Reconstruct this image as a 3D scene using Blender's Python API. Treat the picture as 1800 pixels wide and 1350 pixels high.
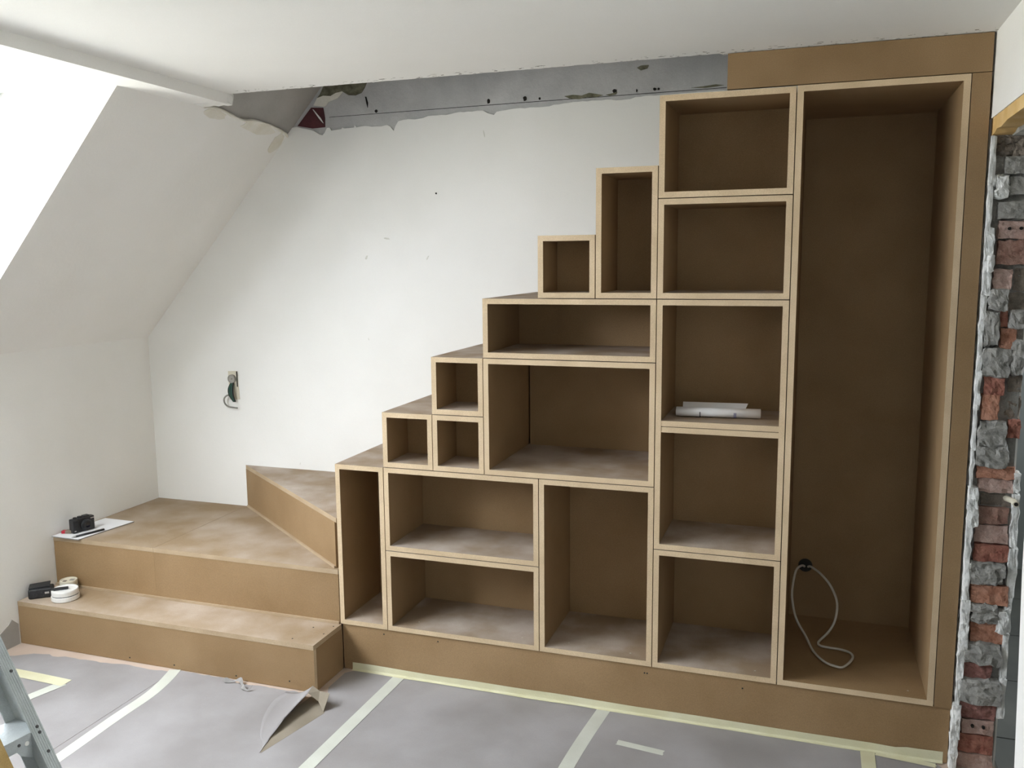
import bpy, bmesh, math, random
from mathutils import Vector, Matrix, noise

for o in list(bpy.data.objects):
    bpy.data.objects.remove(o, do_unlink=True)
SC = bpy.context.scene
COL = SC.collection
RND = random.Random(7)

# ------------------------------------------------------------------ camera
cam_d = bpy.data.cameras.new('camera')
cam = bpy.data.objects.new('camera', cam_d)
COL.objects.link(cam)
cam_d.sensor_fit = 'HORIZONTAL'
cam_d.sensor_width = 36.0
cam_d.lens = 1546.99 * 36.0 / 1800.0
cam_d.clip_start = 0.02
R_ = Vector((0.94632987, 0.3230764, -0.00902288))
U_ = Vector((-0.03645734, 0.13444369, 0.99025035))
F_ = Vector((-0.32113958, 0.93677454, -0.13900658))
m = Matrix((R_, U_, -F_)).transposed().to_4x4()
m.translation = Vector((1.65207, -2.78940, 1.53627))
cam.matrix_world = m
SC.camera = cam

# ------------------------------------------------------------------ sky light and exposure
W = bpy.data.worlds.new('overcast_sky')
SC.world = W
W.use_nodes = True
bg = W.node_tree.nodes['Background']
# overcast sky above the horizon, darker ground below it
_n, _l = W.node_tree.nodes, W.node_tree.links
_tc = _n.new('ShaderNodeTexCoord')
_sp = _n.new('ShaderNodeSeparateXYZ')
_l.new(_tc.outputs['Generated'], _sp.inputs['Vector'])
_cr = _n.new('ShaderNodeValToRGB')
_cr.color_ramp.elements[0].position = 0.49
_cr.color_ramp.elements[0].color = (0.86, 0.86, 0.78, 1)
_cr.color_ramp.elements[1].position = 0.51
_cr.color_ramp.elements[1].color = (0.935, 0.985, 1.045, 1)
_mr = _n.new('ShaderNodeMapRange')
_mr.inputs['From Min'].default_value = -1.0
_l.new(_sp.outputs['Z'], _mr.inputs['Value'])
_l.new(_mr.outputs['Result'], _cr.inputs['Fac'])
_l.new(_cr.outputs['Color'], bg.inputs['Color'])
bg.inputs['Strength'].default_value = 17.8
SC.view_settings.view_transform = 'Standard'
SC.view_settings.look = 'None'
SC.view_settings.gamma = 1.0
SC.view_settings.use_curve_mapping = False
SC.view_settings.exposure = 0.36
SC.cycles.max_bounces = 16
SC.cycles.diffuse_bounces = 10


def portal(name, loc, rot, sx, sy):
    l = bpy.data.lights.new(name, 'AREA')
    l.shape = 'RECTANGLE'
    l.size, l.size_y = sx, sy
    l.cycles.is_portal = True
    o = bpy.data.objects.new(name, l)
    COL.objects.link(o)
    o.location = loc
    o.rotation_euler = rot
    return o


# daylight openings: the roof window and an added one next door
SU = Vector((0.6764, 0, 0.7365))      # up the roof slope
SN = Vector((0.7365, 0, -0.6764))     # slope normal, into the room
ORG = Vector((-1.3757, 0, 1.188))     # foot of the slope
DW = dict(y0=-2.45, y1=-0.385, s0=0.03, s1=1.264, depth=0.37)    # roof window in the slope
HW = dict(y0=0.15, y1=0.75, z0=1.25, z1=1.85)                       # unseen window opening, added to brighten the room next door
_s = (DW['s0'] + DW['s1']) / 2 + 0.1
_p = portal('daylight_roof_window', (0, 0, 0), (0, 0, 0), DW['y1'] - DW['y0'], DW['s1'] - DW['s0'] + 0.2)
_m = Matrix((Vector((0, 1, 0)), -SU, -SN)).transposed().to_4x4()
if _m.determinant() < 0:
    _m = Matrix((Vector((0, -1, 0)), -SU, -SN)).transposed().to_4x4()
_m.translation = ORG + SU * _s - SN * (DW['depth'] + 0.02) + Vector((0, (DW['y0'] + DW['y1']) / 2, 0))
_p.matrix_world = _m
portal('daylight_added_hall_opening', (3.6, (HW['y0'] + HW['y1']) / 2, (HW['z0'] + HW['z1']) / 2),
       (0, math.pi / 2, 0), HW['z1'] - HW['z0'], HW['y1'] - HW['y0'])


# ------------------------------------------------------------------ materials
def s2l(c):
    return tuple((v / 255 / 12.92 if v / 255 <= 0.04045 else ((v / 255 + 0.055) / 1.055) ** 2.4) for v in c)


MATS = {}


def mat(name, a, b=None, rough=0.8, scale=6.0, fine=0.0, bump=0.0, bscale=120.0, spec=0.3, metal=0.0,
        stops=(0.35, 0.65), detail=4.0):
    """base colour drifting between a and b by noise, with fine grain and relief"""
    M = bpy.data.materials.new(name)
    M.use_nodes = True
    nt = M.node_tree
    N, L = nt.nodes, nt.links
    bs = N['Principled BSDF']
    bs.inputs['Roughness'].default_value = rough
    bs.inputs['Metallic'].default_value = metal
    bs.inputs['Specular IOR Level'].default_value = spec
    tc = N.new('ShaderNodeTexCoord')
    out = None
    if b is not None:
        nz = N.new('ShaderNodeTexNoise')
        nz.inputs['Scale'].default_value = scale
        nz.inputs['Detail'].default_value = detail
        L.new(tc.outputs['Object'], nz.inputs['Vector'])
        cr = N.new('ShaderNodeValToRGB')
        cr.color_ramp.elements[0].position = stops[0]
        cr.color_ramp.elements[1].position = stops[1]
        cr.color_ramp.elements[0].color = (*a, 1)
        cr.color_ramp.elements[1].color = (*b, 1)
        L.new(nz.outputs['Fac'], cr.inputs['Fac'])
        out = cr.outputs['Color']
    if fine > 0:
        nf = N.new('ShaderNodeTexNoise')
        nf.inputs['Scale'].default_value = 420
        nf.inputs['Detail'].default_value = 2
        L.new(tc.outputs['Object'], nf.inputs['Vector'])
        mr = N.new('ShaderNodeMapRange')
        mr.inputs['From Min'].default_value = 0.3
        mr.inputs['From Max'].default_value = 0.7
        mr.inputs['To Min'].default_value = 1 - fine
        mr.inputs['To Max'].default_value = 1 + fine
        L.new(nf.outputs['Fac'], mr.inputs['Value'])
        mx = N.new('ShaderNodeMix')
        mx.data_type = 'RGBA'
        mx.blend_type = 'MULTIPLY'
        mx.inputs['Factor'].default_value = 1
        if out is not None:
            L.new(out, mx.inputs['A'])
        else:
            mx.inputs['A'].default_value = (*a, 1)
        L.new(mr.outputs['Result'], mx.inputs['B'])
        out = mx.outputs['Result']
    if out is not None:
        L.new(out, bs.inputs['Base Color'])
    else:
        bs.inputs['Base Color'].default_value = (*a, 1)
    if bump > 0:
        nb = N.new('ShaderNodeTexNoise')
        nb.inputs['Scale'].default_value = bscale
        nb.inputs['Detail'].default_value = 5
        L.new(tc.outputs['Object'], nb.inputs['Vector'])
        bp = N.new('ShaderNodeBump')
        bp.inputs['Strength'].default_value = bump
        bp.inputs['Distance'].default_value = 0.01
        L.new(nb.outputs['Fac'], bp.inputs['Height'])
        L.new(bp.outputs['Normal'], bs.inputs['Normal'])
    MATS[name] = M
    return M


mat('mdf', (0.255, 0.163, 0.080), (0.310, 0.205, 0.108), 0.72, 3.5, 0.10, 0.05, 300)
mat('mdf_edge', (0.54, 0.415, 0.27), (0.62, 0.485, 0.325), 0.85, 9, 0.10, 0.08, 400)
mat('mdf_nosing', (0.37, 0.275, 0.175), (0.43, 0.33, 0.22), 0.85, 9, 0.10, 0.08, 400)
mat('mdf_dusty', (0.29, 0.215, 0.145), (0.46, 0.395, 0.34), 0.9, 5, 0.08, 0.05, 300, stops=(0.38, 0.68))
mat('mdf_tread', (0.28, 0.200, 0.12), (0.42, 0.345, 0.275), 0.85, 4, 0.08, 0.05, 300)
mat('mdf_end', (0.255, 0.175, 0.095), (0.30, 0.205, 0.115), 0.75, 3, 0.10, 0.05, 300)
mat('paint', (0.84, 0.84, 0.815), (0.88, 0.88, 0.86), 0.9, 2.2, 0.02, 0.06, 60)
mat('paint_ceiling', (0.83, 0.83, 0.805), (0.86, 0.86, 0.84), 0.9, 1.6, 0.02, 0.05, 50)
mat('grey_render', (0.46, 0.465, 0.47), (0.56, 0.56, 0.56), 0.95, 7, 0.05, 0.25, 60)
mat('grey_slope', (0.36, 0.355, 0.335), (0.43, 0.42, 0.40), 0.95, 5, 0.04, 0.1, 60)
mat('cream_filler', (0.74, 0.72, 0.635), (0.81, 0.795, 0.735), 0.95, 18, 0.04, 0.3, 60)
mat('dark_red', (0.07, 0.022, 0.026), (0.10, 0.03, 0.035), 0.7, 20, 0.1, 0.2, 80)
mat('olive_rubble', (0.10, 0.10, 0.065), (0.22, 0.21, 0.15), 0.95, 40, 0.1, 0.6, 50)
mat('scuff_grey', (0.64, 0.64, 0.59), (0.72, 0.72, 0.67), 0.95, 30)
mat('dark_hole', (0.02, 0.018, 0.016), None, 1.0)
mat('floor_board', (0.46, 0.36, 0.29), (0.53, 0.43, 0.36), 0.8, 5, 0.03, 0.04, 80)
mat('floor_paper', (0.258, 0.243, 0.241), (0.335, 0.323, 0.326), 0.75, 3.2, 0.03, 0.05, 40, detail=8)
mat('paper_brown', (0.21, 0.18, 0.135), (0.26, 0.225, 0.175), 0.85, 8, 0.05, 0.05, 60)
mat('tape', (0.60, 0.575, 0.385), (0.66, 0.64, 0.465), 0.7, 9, 0.03, 0.15, 150)
mat('tape_pale', (0.52, 0.535, 0.475), (0.57, 0.585, 0.525), 0.6, 9, 0.03, 0.1, 150)
mat('brick_orange', (0.36, 0.165, 0.105), (0.50, 0.27, 0.19), 0.95, 40, 0.15, 0.55, 90)
mat('brick_red', (0.25, 0.095, 0.07), (0.38, 0.175, 0.13), 0.95, 40, 0.15, 0.55, 90)
mat('brick_dark', (0.19, 0.085, 0.07), (0.33, 0.17, 0.15), 0.95, 45, 0.15, 0.55, 90)
mat('brick_brown', (0.24, 0.13, 0.10), (0.33, 0.21, 0.17), 0.95, 35, 0.15, 0.55, 90)
mat('brick_pink', (0.40, 0.27, 0.23), (0.47, 0.35, 0.31), 0.95, 35, 0.12, 0.55, 90)
mat('brick_grimy', (0.19, 0.165, 0.14), (0.29, 0.25, 0.21), 0.95, 35, 0.15, 0.55, 80)
mat('mortar', (0.25, 0.25, 0.235), (0.35, 0.345, 0.325), 1.0, 30, 0.12, 0.55, 80)
mat('plaster_crumb', (0.62, 0.64, 0.63), (0.82, 0.83, 0.82), 0.95, 30, 0.08, 0.55, 70)
mat('lintel_wood', (0.66, 0.43, 0.17), (0.76, 0.55, 0.27), 0.8, 12, 0.05, 0.1, 60)
mat('aluminium', (0.43, 0.47, 0.48), (0.51, 0.55, 0.56), 0.5, 30, 0.06, 0.12, 200, spec=0.5, metal=0.25)
mat('rivet_steel', (0.12, 0.12, 0.12), None, 0.5, metal=0.6)
mat('rubber', (0.03, 0.03, 0.03), None, 0.9)
mat('wood_ochre', (0.40, 0.27, 0.10), (0.50, 0.35, 0.15), 0.8, 20, 0.1, 0.1, 100)
mat('black_plastic', (0.012, 0.013, 0.015), (0.022, 0.023, 0.026), 0.45, 40, 0, 0.1, 300, spec=0.5)
mat('black_leather', (0.010, 0.011, 0.013), (0.022, 0.023, 0.026), 0.5, 60, 0, 0.3, 300, spec=0.5)
mat('silver', (0.62, 0.62, 0.62), None, 0.3, metal=0.9)
mat('lens_glass', (0.01, 0.012, 0.02), None, 0.08, spec=0.8)
mat('white_plastic', (0.80, 0.80, 0.78), None, 0.45, spec=0.5)
mat('cream_plastic', (0.68, 0.64, 0.52), None, 0.5, spec=0.5)
mat('grey_plastic', (0.33, 0.32, 0.29), None, 0.6)
mat('red_plastic', (0.45, 0.03, 0.05), None, 0.4)
mat('white_paper', (0.78, 0.78, 0.80), (0.83, 0.83, 0.84), 0.8, 8)
mat('board_grey', (0.28, 0.27, 0.26), None, 0.8)
mat('ink_blue', (0.10, 0.12, 0.28), None, 0.7)
mat('ink_black', (0.03, 0.03, 0.035), None, 0.7)
mat('cable_white', (0.62, 0.60, 0.55), None, 0.5, spec=0.4)
mat('cable_grey', (0.24, 0.24, 0.21), None, 0.6)
mat('cable_green', (0.035, 0.11, 0.08), None, 0.5)
mat('cable_black', (0.02, 0.022, 0.02), None, 0.6)
mat('screw_metal', (0.50, 0.45, 0.36), None, 0.4, metal=0.5)
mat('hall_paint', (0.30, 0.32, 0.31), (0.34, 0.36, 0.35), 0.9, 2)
mat('hall_tile', (0.13, 0.135, 0.13), (0.17, 0.175, 0.165), 0.6, 4)
mat('hall_grout', (0.30, 0.31, 0.29), None, 0.9)


def board_tint(names, amount):
    """each board comes from another panel: slightly lighter or darker"""
    for n in names:
        nt = MATS[n].node_tree
        N, L = nt.nodes, nt.links
        bs = N['Principled BSDF']
        src = bs.inputs['Base Color'].links[0].from_socket
        oi = N.new('ShaderNodeObjectInfo')
        mr = N.new('ShaderNodeMapRange')
        mr.inputs['To Min'].default_value = 1 - amount
        mr.inputs['To Max'].default_value = 1 + amount
        L.new(oi.outputs['Random'], mr.inputs['Value'])
        mx = N.new('ShaderNodeMix')
        mx.data_type = 'RGBA'
        mx.blend_type = 'MULTIPLY'
        mx.inputs['Factor'].default_value = 1
        L.new(src, mx.inputs['A'])
        L.new(mr.outputs['Result'], mx.inputs['B'])
        L.new(mx.outputs['Result'], bs.inputs['Base Color'])


board_tint(['mdf', 'mdf_tread', 'mdf_dusty'], 0.07)
board_tint(['mdf_edge'], 0.04)


def add_specks(name, y_min):
    """chipped dark specks along the saw cut of the ceiling"""
    M = MATS[name].copy()
    M.name = name + '_chipped'
    nt = M.node_tree
    N, L = nt.nodes, nt.links
    bs = N['Principled BSDF']
    src = bs.inputs['Base Color'].links[0].from_socket
    tc = N.new('ShaderNodeTexCoord')
    mp = N.new('ShaderNodeMapping')
    mp.inputs['Scale'].default_value = (1, 2.2, 1)
    L.new(tc.outputs['Object'], mp.inputs['Vector'])
    vo = N.new('ShaderNodeTexNoise')
    vo.inputs['Scale'].default_value = 48
    vo.inputs['Detail'].default_value = 3
    L.new(mp.outputs['Vector'], vo.inputs['Vector'])
    lt = N.new('ShaderNodeMath')
    lt.operation = 'GREATER_THAN'
    lt.inputs[1].default_value = 0.635
    L.new(vo.outputs['Fac'], lt.inputs[0])
    sp = N.new('ShaderNodeSeparateXYZ')
    L.new(tc.outputs['Object'], sp.inputs['Vector'])
    gt = N.new('ShaderNodeMath')
    gt.operation = 'GREATER_THAN'
    gt.inputs[1].default_value = y_min
    L.new(sp.outputs['Y'], gt.inputs[0])
    mu = N.new('ShaderNodeMath')
    mu.operation = 'MULTIPLY'
    L.new(lt.outputs[0], mu.inputs[0])
    L.new(gt.outputs[0], mu.inputs[1])
    mx = N.new('ShaderNodeMix')
    mx.data_type = 'RGBA'
    L.new(mu.outputs[0], mx.inputs['Factor'])
    L.new(src, mx.inputs['A'])
    mx.inputs['B'].default_value = (0.10, 0.095, 0.07, 1)
    L.new(mx.outputs['Result'], bs.inputs['Base Color'])
    MATS[M.name] = M


add_specks('paint_ceiling', -0.042)


# ------------------------------------------------------------------ mesh helpers
def mats_of(me, ms):
    for n in ([ms] if isinstance(ms, str) else ms):
        me.materials.append(MATS[n])


def link(name, me, parent=None):
    o = bpy.data.objects.new(name, me)
    COL.objects.link(o)
    if parent is not None:
        o.parent = parent
        up = parent
        off = Vector((0, 0, 0))
        local = False
        while up is not None:
            off += up.location
            local = local or bool(up.get('local'))
            up = up.parent
        o.location = Vector((0, 0, 0)) if local else -off
    return o


def tag(o, label, cat, group=None):
    o['label'] = label
    o['category'] = cat
    if group:
        o['group'] = group
    return o


def struct(o):
    o['kind'] = 'structure'
    return o


def empty(name, loc, local=False, rot=(0, 0, 0)):
    o = bpy.data.objects.new(name, None)
    o.empty_display_size = 0.05
    COL.objects.link(o)
    o.location = loc
    o.rotation_euler = rot
    if local:
        o['local'] = 1
    return o


class MB:
    """mesh builder in world (or local) coordinates"""

    def __init__(s):
        s.v, s.f, s.mi, s.sm = [], [], [], []

    def box(s, x0, x1, y0, y1, z0, z1, mi=0, fm=None):
        """fm: {'-y':slot,...}; per-face material slot"""
        b = len(s.v)
        s.v += [(x0, y0, z0), (x1, y0, z0), (x1, y1, z0), (x0, y1, z0),
                (x0, y0, z1), (x1, y0, z1), (x1, y1, z1), (x0, y1, z1)]
        fs = {'-z': (0, 3, 2, 1), '+z': (4, 5, 6, 7), '-y': (0, 1, 5, 4), '+x': (1, 2, 6, 5),
              '+y': (2, 3, 7, 6), '-x': (3, 0, 4, 7)}
        for k, q in fs.items():
            s.f.append(tuple(b + i for i in q))
            s.mi.append((fm or {}).get(k, mi))
            s.sm.append(False)
        return s

    def prism(s, pts, ext, mi=0, mi_side=None):
        """planar outline pts (3d), extruded by the vector ext"""
        b = len(s.v)
        n = len(pts)
        e = Vector(ext)
        s.v += [tuple(Vector(p)) for p in pts] + [tuple(Vector(p) + e) for p in pts]
        s.f.append(tuple(range(b, b + n)))
        s.f.append(tuple(range(b + 2 * n - 1, b + n - 1, -1)))
        s.mi += [mi, mi]
        s.sm += [False, False]
        for i in range(n):
            j = (i + 1) % n
            s.f.append((b + j, b + i, b + n + i, b + n + j))
            s.mi.append(mi if mi_side is None else mi_side)
            s.sm.append(False)
        return s

    def tube(s, pts, r, seg=8, mi=0, closed=False):
        pts = [Vector(p) for p in pts]
        n = len(pts)
        b = len(s.v)
        prev = None
        for i, p in enumerate(pts):
            if closed:
                t = pts[(i + 1) % n] - pts[i - 1]
            else:
                t = pts[min(i + 1, n - 1)] - pts[max(i - 1, 0)]
            t.normalize()
            if prev is None:
                up = Vector((0, 0, 1)) if abs(t.z) < 0.9 else Vector((1, 0, 0))
                a = t.cross(up).normalized()
            else:
                a = (prev - t * prev.dot(t)).normalized()
            prev = a
            c = t.cross(a)
            rr = r[i] if isinstance(r, (list, tuple)) else r
            for k in range(seg):
                an = 2 * math.pi * k / seg
                s.v.append(tuple(p + (a * math.cos(an) + c * math.sin(an)) * rr))
        for i in range(n if closed else n - 1):
            for k in range(seg):
                i2 = (i + 1) % n
                s.f.append((b + i * seg + k, b + i * seg + (k + 1) % seg, b + i2 * seg + (k + 1) % seg, b + i2 * seg + k))
                s.mi.append(mi)
                s.sm.append(True)
        if not closed:
            s.f.append(tuple(b + k for k in range(seg))[::-1])
            s.f.append(tuple(b + (n - 1) * seg + k for k in range(seg)))
            s.mi += [mi, mi]
            s.sm += [False, False]
        return s

    def lathe(s, prof, c, seg=24, mi=0, axis='z'):
        """prof: (radius, height); closed top and bottom"""
        b = len(s.v)
        for (r, h) in prof:
            for k in range(seg):
                an = 2 * math.pi * k / seg
                x, y = r * math.cos(an), r * math.sin(an)
                if axis == 'z':
                    q = (c[0] + x, c[1] + y, c[2] + h)
                elif axis == 'y':
                    q = (c[0] + x, c[1] - h, c[2] + y)
                else:
                    q = (c[0] + h, c[1] + x, c[2] + y)
                s.v.append(q)
        n = len(prof)
        for i in range(n - 1):
            for k in range(seg):
                s.f.append((b + i * seg + k, b + i * seg + (k + 1) % seg, b + (i + 1) * seg + (k + 1) % seg, b + (i + 1) * seg + k))
                s.mi.append(mi)
                s.sm.append(False)
        s.f.append(tuple(b + k for k in range(seg))[::-1])
        s.f.append(tuple(b + (n - 1) * seg + k for k in range(seg)))
        s.mi += [mi, mi]
        s.sm += [False, False]
        return s

    def build(s, name, ms, parent=None, bevel=0.0, seg=2):
        me = bpy.data.meshes.new(name)
        me.from_pydata(s.v, [], s.f)
        mats_of(me, ms)
        for i, p in enumerate(me.polygons):
            p.material_index = s.mi[i]
            p.use_smooth = s.sm[i]
        bm = bmesh.new()
        bm.from_mesh(me)
        bmesh.ops.recalc_face_normals(bm, faces=bm.faces)
        if bevel > 0:
            es = [e for e in bm.edges if len(e.link_faces) == 2 and e.calc_face_angle(0) > 0.6]
            bmesh.ops.bevel(bm, geom=es, offset=bevel, segments=seg, affect='EDGES', profile=0.6)
        bm.to_mesh(me)
        bm.free()
        return link(name, me, parent)


def smooth_path(pts, sub=6, closed=False):
    pts = [Vector(p) for p in pts]
    n = len(pts)
    out = []
    rng = range(n if closed else n - 1)
    for i in rng:
        p0 = pts[(i - 1) % n] if closed else pts[max(i - 1, 0)]
        p1 = pts[i]
        p2 = pts[(i + 1) % n] if closed else pts[i + 1]
        p3 = pts[(i + 2) % n] if closed else pts[min(i + 2, n - 1)]
        for k in range(sub):
            t = k / sub
            out.append(0.5 * ((2 * p1) + (p2 - p0) * t + (2 * p0 - 5 * p1 + 4 * p2 - p3) * t * t
                              + (3 * p1 - p0 - 3 * p2 + p3) * t ** 3))
    if not closed:
        out.append(pts[-1])
    return out


def rough_block(name, b, ms, parent, seed, jit=0.004, ball=0.0, cuts=4, smooth=False, freq=45):
    """irregular broken block inside the box b=(x0,x1,y0,y1,z0,z1); ball rounds it towards an ellipsoid"""
    x0, x1, y0, y1, z0, z1 = b
    bm = bmesh.new()
    bmesh.ops.create_cube(bm, size=2.0)
    bmesh.ops.subdivide_edges(bm, edges=bm.edges[:], cuts=cuts, use_grid_fill=True)
    c = Vector(((x0 + x1) / 2, (y0 + y1) / 2, (z0 + z1) / 2))
    h = Vector(((x1 - x0) / 2, (y1 - y0) / 2, (z1 - z0) / 2))
    for v in bm.verts:
        q = v.co.copy()
        if ball > 0:
            q = q.lerp(q.normalized() * 1.12, ball)
        p = Vector((c.x + q.x * h.x, c.y + q.y * h.y, c.z + q.z * h.z))
        s = Vector((seed * 3.7, seed * 1.3, seed * 2.1))
        p += noise.noise_vector(p * freq + s) * jit + noise.noise_vector(p * freq * 3 + s) * jit * 0.5
        v.co = p
    me = bpy.data.meshes.new(name)
    for f in bm.faces:
        f.smooth = smooth
    bm.to_mesh(me)
    bm.free()
    mats_of(me, ms)
    return link(name, me, parent)


# ------------------------------------------------------------------ measures
T = 0.018
D = 0.6454
XL = -1.3757
XR = 2.0966
ZC = 2.141
KN = 1.188
C = [0.0, 0.1994, 0.3965, 0.5907, 0.7874, 0.9822, 1.1816, 1.5832, 2.0412]
Z = [0.0, 0.180, 0.3922, 0.5918, 0.800, 1.0031, 1.2076, 1.411, 1.617, 1.8251, 2.0339]


def slope(y, s, off=0.0):
    return Vector((XL, y, KN)) + SU * s + SN * off


def sz(z):
    return (z - KN) / 0.7365


YF, YB = -4.6, D + 0.006
SLOPE_TOP = sz(3.2)

# ------------------------------------------------------------------ the room shell
fl = MB().box(XL - 0.12, 4.0, YF - 0.1, 2.2, -0.12, 0.0).build('floor', 'floor_board')
struct(fl)

# rear wall: grey render behind, white paint skin with a torn upper edge in front
wb = MB().box(XL - 0.1, 2.3, YB, YB + 0.1, -0.12, 3.3).build('wall_back', 'grey_render')
struct(wb)
torn = [(-0.505, 2.120), (-0.455, 2.108), (-0.425, 2.100), (-0.411, 2.092), (-0.395, 2.083), (-0.379, 2.078), (-0.368, 2.088), (-0.356, 2.108), (-0.342, 2.108),
        (-0.335, 2.095), (-0.286, 2.099), (-0.282, 2.106), (-0.272, 2.101), (-0.225, 2.102), (-0.222, 2.112), (-0.214, 2.102),
        (-0.177, 2.106), (-0.123, 2.101), (-0.07, 2.104), (-0.055, 2.097), (-0.039, 2.078), (-0.03, 2.098), (-0.017, 2.116),
        (0.03, 2.122), (0.06, 2.119), (0.139, 2.130), (0.20, 2.128), (0.26, 2.137), (0.315, 2.135), (0.36, 2.137), (0.38, 2.125),
        (0.408, 2.116), (0.42, 2.128), (0.437, 2.130), (0.52, 2.136), (0.60, 2.134), (0.72, 2.143), (0.83, 2.145), (0.944, 2.141),
        (1.02, 2.150), (1.075, 2.149), (1.2, 2.15), (XR + 0.02, 2.15)]
fine = []
rj = random.Random(3)
for i in range(len(torn) - 1):
    (xa, za), (xb, zb) = torn[i], torn[i + 1]
    n = max(1, int((xb - xa) / 0.018))
    for k in range(n):
        t = k / n
        fine.append((xa + (xb - xa) * t, za + (zb - za) * t + (rj.uniform(-0.0022, 0.0022) if 0 < k else 0)))
fine.append(torn[-1])
slope_on_wall = [(XL - 0.02, KN + 0.005), (-0.58 - 0.012, 2.052 + 0.012), (-0.535, 2.118)]
pts = [(XL, YB, -0.02)] + [(x, YB, z) for x, z in slope_on_wall] + [(x, YB, z) for x, z in fine] + [(XR + 0.02, YB, -0.02)]
MB().prism(pts, (0, -0.006, 0)).build('paint_skin', 'paint', wb)
# patches and scars in the torn strip
MB().prism([(x, YB, z) for x, z in ((-0.503, 2.124), (-0.432, 2.197), (-0.373, 2.193), (-0.366, 2.15), (-0.367, 2.112), (-0.43, 2.110))],
           (0, -0.003, 0)).build('red_patch', 'dark_red', wb)
MB().prism([(x, YB, z) for x, z in ((-0.425, 2.190), (-0.419, 2.188), (-0.385, 2.150), (-0.372, 2.128), (-0.377, 2.130), (-0.395, 2.150))],
           (0, -0.0045, 0)).build('paint_scratch', 'plaster_crumb', wb)
MB().prism([(x, YB, z) for x, z in ((-0.40, 2.235), (-0.385, 2.25), (-0.356, 2.30), (-0.15, 2.30), (-0.171, 2.262), (-0.186, 2.243),
                                    (-0.215, 2.234), (-0.248, 2.237), (-0.28, 2.256), (-0.31, 2.25), (-0.335, 2.239), (-0.37, 2.243))],
           (0, -0.004, 0)).build('rubble_patch', 'olive_rubble', wb)
MB().prism([(x, YB, z) for x, z in ((-0.42, 2.205), (-0.40, 2.236), (-0.372, 2.243), (-0.335, 2.239), (-0.31, 2.25), (-0.27, 2.256), (-0.30, 2.228),
                                    (-0.345, 2.215), (-0.36, 2.20), (-0.37, 2.197))],
           (0, -0.003, 0)).build('filler_patch', 'cream_filler', wb)
MB().prism([(x, YB, z) for x, z in ((-0.345, 2.1515), (0.34, 2.1555), (1.32, 2.159), (1.32, 2.161), (0.34, 2.1575), (-0.345, 2.153))],
           (0, -0.0015, 0)).build('crack', 'dark_hole', wb)
for (x, z, rx, rz) in ((0.384, 2.171, .007, .011), (0.538, 2.172, .009, .010), (0.599, 2.168, .005, .006), (0.90, 2.175, .009, .010),
                       (1.053, 2.173, .006, .006), (1.068, 2.172, .005, .005), (-0.121, 2.164, .007, .007), (0.149, 1.815, .004, .004),
                       (0.985, 2.172, .003, .007)):
    n = 9
    q = [(x + rx * math.cos(2 * math.pi * k / n) * rj.uniform(.7, 1.1), D if z < 2.1 else YB, z + rz * math.sin(2 * math.pi * k / n) * rj.uniform(.7, 1.1)) for k in range(n)]
    MB().prism(q, (0, -0.0022, 0)).build('nail_hole', 'dark_hole', wb)
for q in (((0.70, 2.170), (0.735, 2.173), (0.77, 2.168), (0.80, 2.176), (0.855, 2.164), (0.83, 2.158), (0.79, 2.160), (0.76, 2.155), (0.72, 2.160)),
          ((0.865, 2.164), (0.89, 2.168), (0.91, 2.172), (0.905, 2.163), (0.88, 2.160)),
          ((1.19, 2.168), (1.23, 2.170), (1.28, 2.174), (1.31, 2.169), (1.28, 2.166), (1.24, 2.164)),
          ((0.985, 2.255), (1.00, 2.262), (1.03, 2.262), (1.025, 2.250), (1.00, 2.245))):
    MB().prism([(x, YB, z) for x, z in q], (0, -0.003, 0)).build('render_scar', 'olive_rubble', wb)
MB().prism([(x, YB, z) for x, z in ((-0.17, 2.225), (-0.165, 2.225), (-0.158, 2.20), (-0.160, 2.18), (-0.165, 2.20))], (0, -0.003, 0)).build('render_scar', 'dark_hole', wb)

for (x, z, w, h, tl_) in ((0.104, 1.551, .006, .022, .5), (-0.187, 1.201, .003, .012, -.2), (-0.085, 1.634, .03, .008, .2), (-0.185, 1.555, .010, .02, .4),
                          (-0.56, 0.618, .003, .014, .3), (0.365, 2.045, .004, .03, -.2)):
    q = [(x + (a * math.cos(tl_) + b * math.sin(tl_)), D, z + (-a * math.sin(tl_) + b * math.cos(tl_))) for a, b in ((-w / 2, -h / 3), (0, -h / 2), (w / 2, -h / 4), (w / 3, h / 2), (-w / 3, h / 3))]
    MB().prism(q, (0, -0.0006, 0)).build('scuff', 'scuff_grey', wb)

# left: knee wall, roof slope with the dormer opening
wl = MB().box(XL - 0.1, XL, YF, YB, -0.12, KN + 0.02).build('wall_left', 'paint')
struct(wl)
# bare plaster where the paint ends near the floor
MB().prism([(XL, y, z) for y, z in ((-0.205, 0.0), (-0.205, 0.085), (-0.235, 0.115), (-0.25, 0.098), (-0.30, 0.07), (-0.36, 0.075),
                                    (-0.45, 0.05), (-0.6, 0.04), (-0.6, 0.0))], (0.002, 0, 0)).build('bare_plaster', 'grey_slope', wl)
DY0, DY1 = DW['y0'], DW['y1']
S_OP0, S_OP1 = DW['s0'], DW['s1']


def slab(mb, y0, y1, s0, s1, t=0.25, off=-0.005, mi=0):
    mb.prism([slope(y0, s0, off), slope(y1, s0, off), slope(y1, s1, off), slope(y0, s1, off)], SN * -t, mi)


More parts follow.
